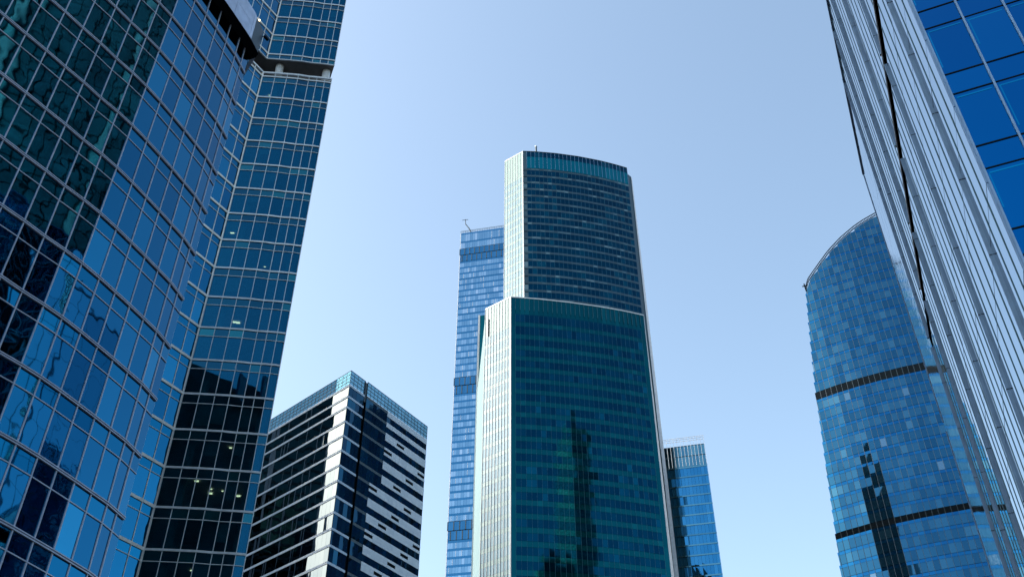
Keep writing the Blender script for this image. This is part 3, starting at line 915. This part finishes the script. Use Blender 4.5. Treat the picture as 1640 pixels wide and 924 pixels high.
# blue front: wide mullions, black horizontal joints, tall and short panes
def front_s(az):                        # distance along the front at which it meets an azimuth
    a = R(az); d = Vector((math.sin(a), math.cos(a)))
    den = d.x * hr.y - d.y * hr.x
    return (H0.y * d.x - H0.x * d.y) / -den if abs(den) > 1e-6 else 0
fx = [0, 1.49, 2.98]
while fx[-1] < 24: fx.append(fx[-1] + 1.49)
zb0 = [33.6 + 3.9 * k for k in range(-9, 11)]
rest = MB()
for i in range(len(fx) - 1):
    a, b_ = H0 + hr * (fx[i] + .02), H0 + hr * (fx[i + 1] - .02)
    for z in zb0:
        if z - 3.9 < GROUND: continue
        if i < 6 and 8 < z < 60:
            pane('spandrel_pane', 'near_blue', hcore, a, b_, z - 1.08, z - .03, off=-.03, tilt=.0015)
            pane('window_pane', 'near_blue', hcore, a, b_, z - 3.87, z - 1.13, off=-.03, tilt=.0015)
            u = (b_ - a); f0 = .10 if i % 2 == 0 else .06
            pane('inner_frame', 'near_frame', hcore, a + u * f0, b_ - u * .08, z - 1.36, z - 1.29, off=-.006, thick=.006, tilt=0)
            if (i + round(z)) % 3: pane('inner_frame', 'near_frame', hcore, a + u * .07, a + u * .10, z - 3.3 + rnd.uniform(-.3, .6), z - 1.36, off=-.006, thick=.006, tilt=0)
        else:
            rest.bar(a, b_, -.05, -.01, z - 1.08, z - .03); rest.bar(a, b_, -.05, -.01, z - 3.87, z - 1.13)
rest.build('panes_outside_view', 'near_blue', nb, True)
for x in fx:
    p = H0 + hr * max(x, .04); mb = MB(); mb.post(p, hr, .075, -.1, .07, GROUND, H_TOP); mb.build('front_mullion', 'fin_metal', nb)
for z in zb0:
    mb = MB(); mb.bar(H0, H0 + hr * fx[-1], -.1, .012, z - .03, z + .03); mb.bar(H0, H0 + hr * fx[-1], -.1, .012, z - 1.13, z - 1.08); mb.build('black_joint', 'dark_metal', nb)

# ================================================================== mirrored buildings, plus one unseen block added for its shade
def slab_tower(name, label, pts, zt, gmat, smat, step, pitch, band, colm=None, mw=.2, mmat='white_metal'):
    t = thing(name, label, 'building', Vector(pts[0]))
    pv = [Vector(p) for p in pts]
    mb = MB(); mb.poly([tuple(p) for p in pv], GROUND, zt); mb.build('core_wall', gmat, t)
    bands, mull = MB(), MB()
    k = len(pv)
    for i in range(k):
        a, b_ = pv[i], pv[(i + 1) % k]
        u = (b_ - a).normalized()
        z = 3.0
        while z < zt:
            bands.bar(a, b_, 0, .15, z, min(z + band, zt + .2)); z += pitch
        n = int((b_ - a).length / step)
        for j in range(n + 1):
            mull.post(a + u * (j + .02) * (b_ - a).length / max(1, n + .04), u, mw, 0, .3, GROUND, zt)
    bands.build('floor_bands', smat, t, True); mull.build('mullions', mmat, t, True)
    if colm:
        for (x, y) in colm:
            mb = MB(); mb.tube((x, y, GROUND), (x, y, zt), .75, 20); o = mb.build('round_column', 'column_cream', t)
            for f in o.data.polygons: f.use_smooth = True
    return t
glass('reflected_glass', [(0, (.06, .20, .22)), (1, (.09, .25, .27))], wave=None)
slab_tower('columned_tower', 'dark teal tower with white round columns, seen mirrored in the curved wing', [(62, 53), (62, -12), (100, -12), (100, 53)][::-1], 200, 'office_tint', 'core_teal', 2.2, 3.9, .3,
           [(60.8, 52), (60.8, 34), (60.8, 14), (60.8, -6)], .26, 'column_cream')
slab_tower('slender_grey_tower', 'slender dark grey tower, seen mirrored low in the teal front', [(138, 40), (108, 40), (108, 8), (138, 8)], 290, 'brown_brick', 'core_teal', 2.5, 3.9, 1.2)
slab_tower('teal_side_block', 'dark teal block, seen mirrored in the left side of the banded block', [(-105, 214), (-105, 230), (-128, 231), (-128, 228)], 250, 'reflected_glass', 'core_teal', 3.0, 3.9, .8)
slab_tower('added_shade_block', 'tall unseen teal block added behind the left towers to shade the banded block', [(-176, 150), (-176, 212), (-226, 212), (-226, 150)], 255, 'reflected_glass', 'core_teal', 3.0, 3.9, .8)  # unseen block added to keep the sun off the banded block

slab_tower('low_side_block', 'lower dark teal block, seen mirrored at the far end of the banded block', [(-105, 230.5), (-105, 246), (-128, 246), (-128, 231.5)], 168, 'reflected_glass', 'core_teal', 3.0, 3.9, .8)
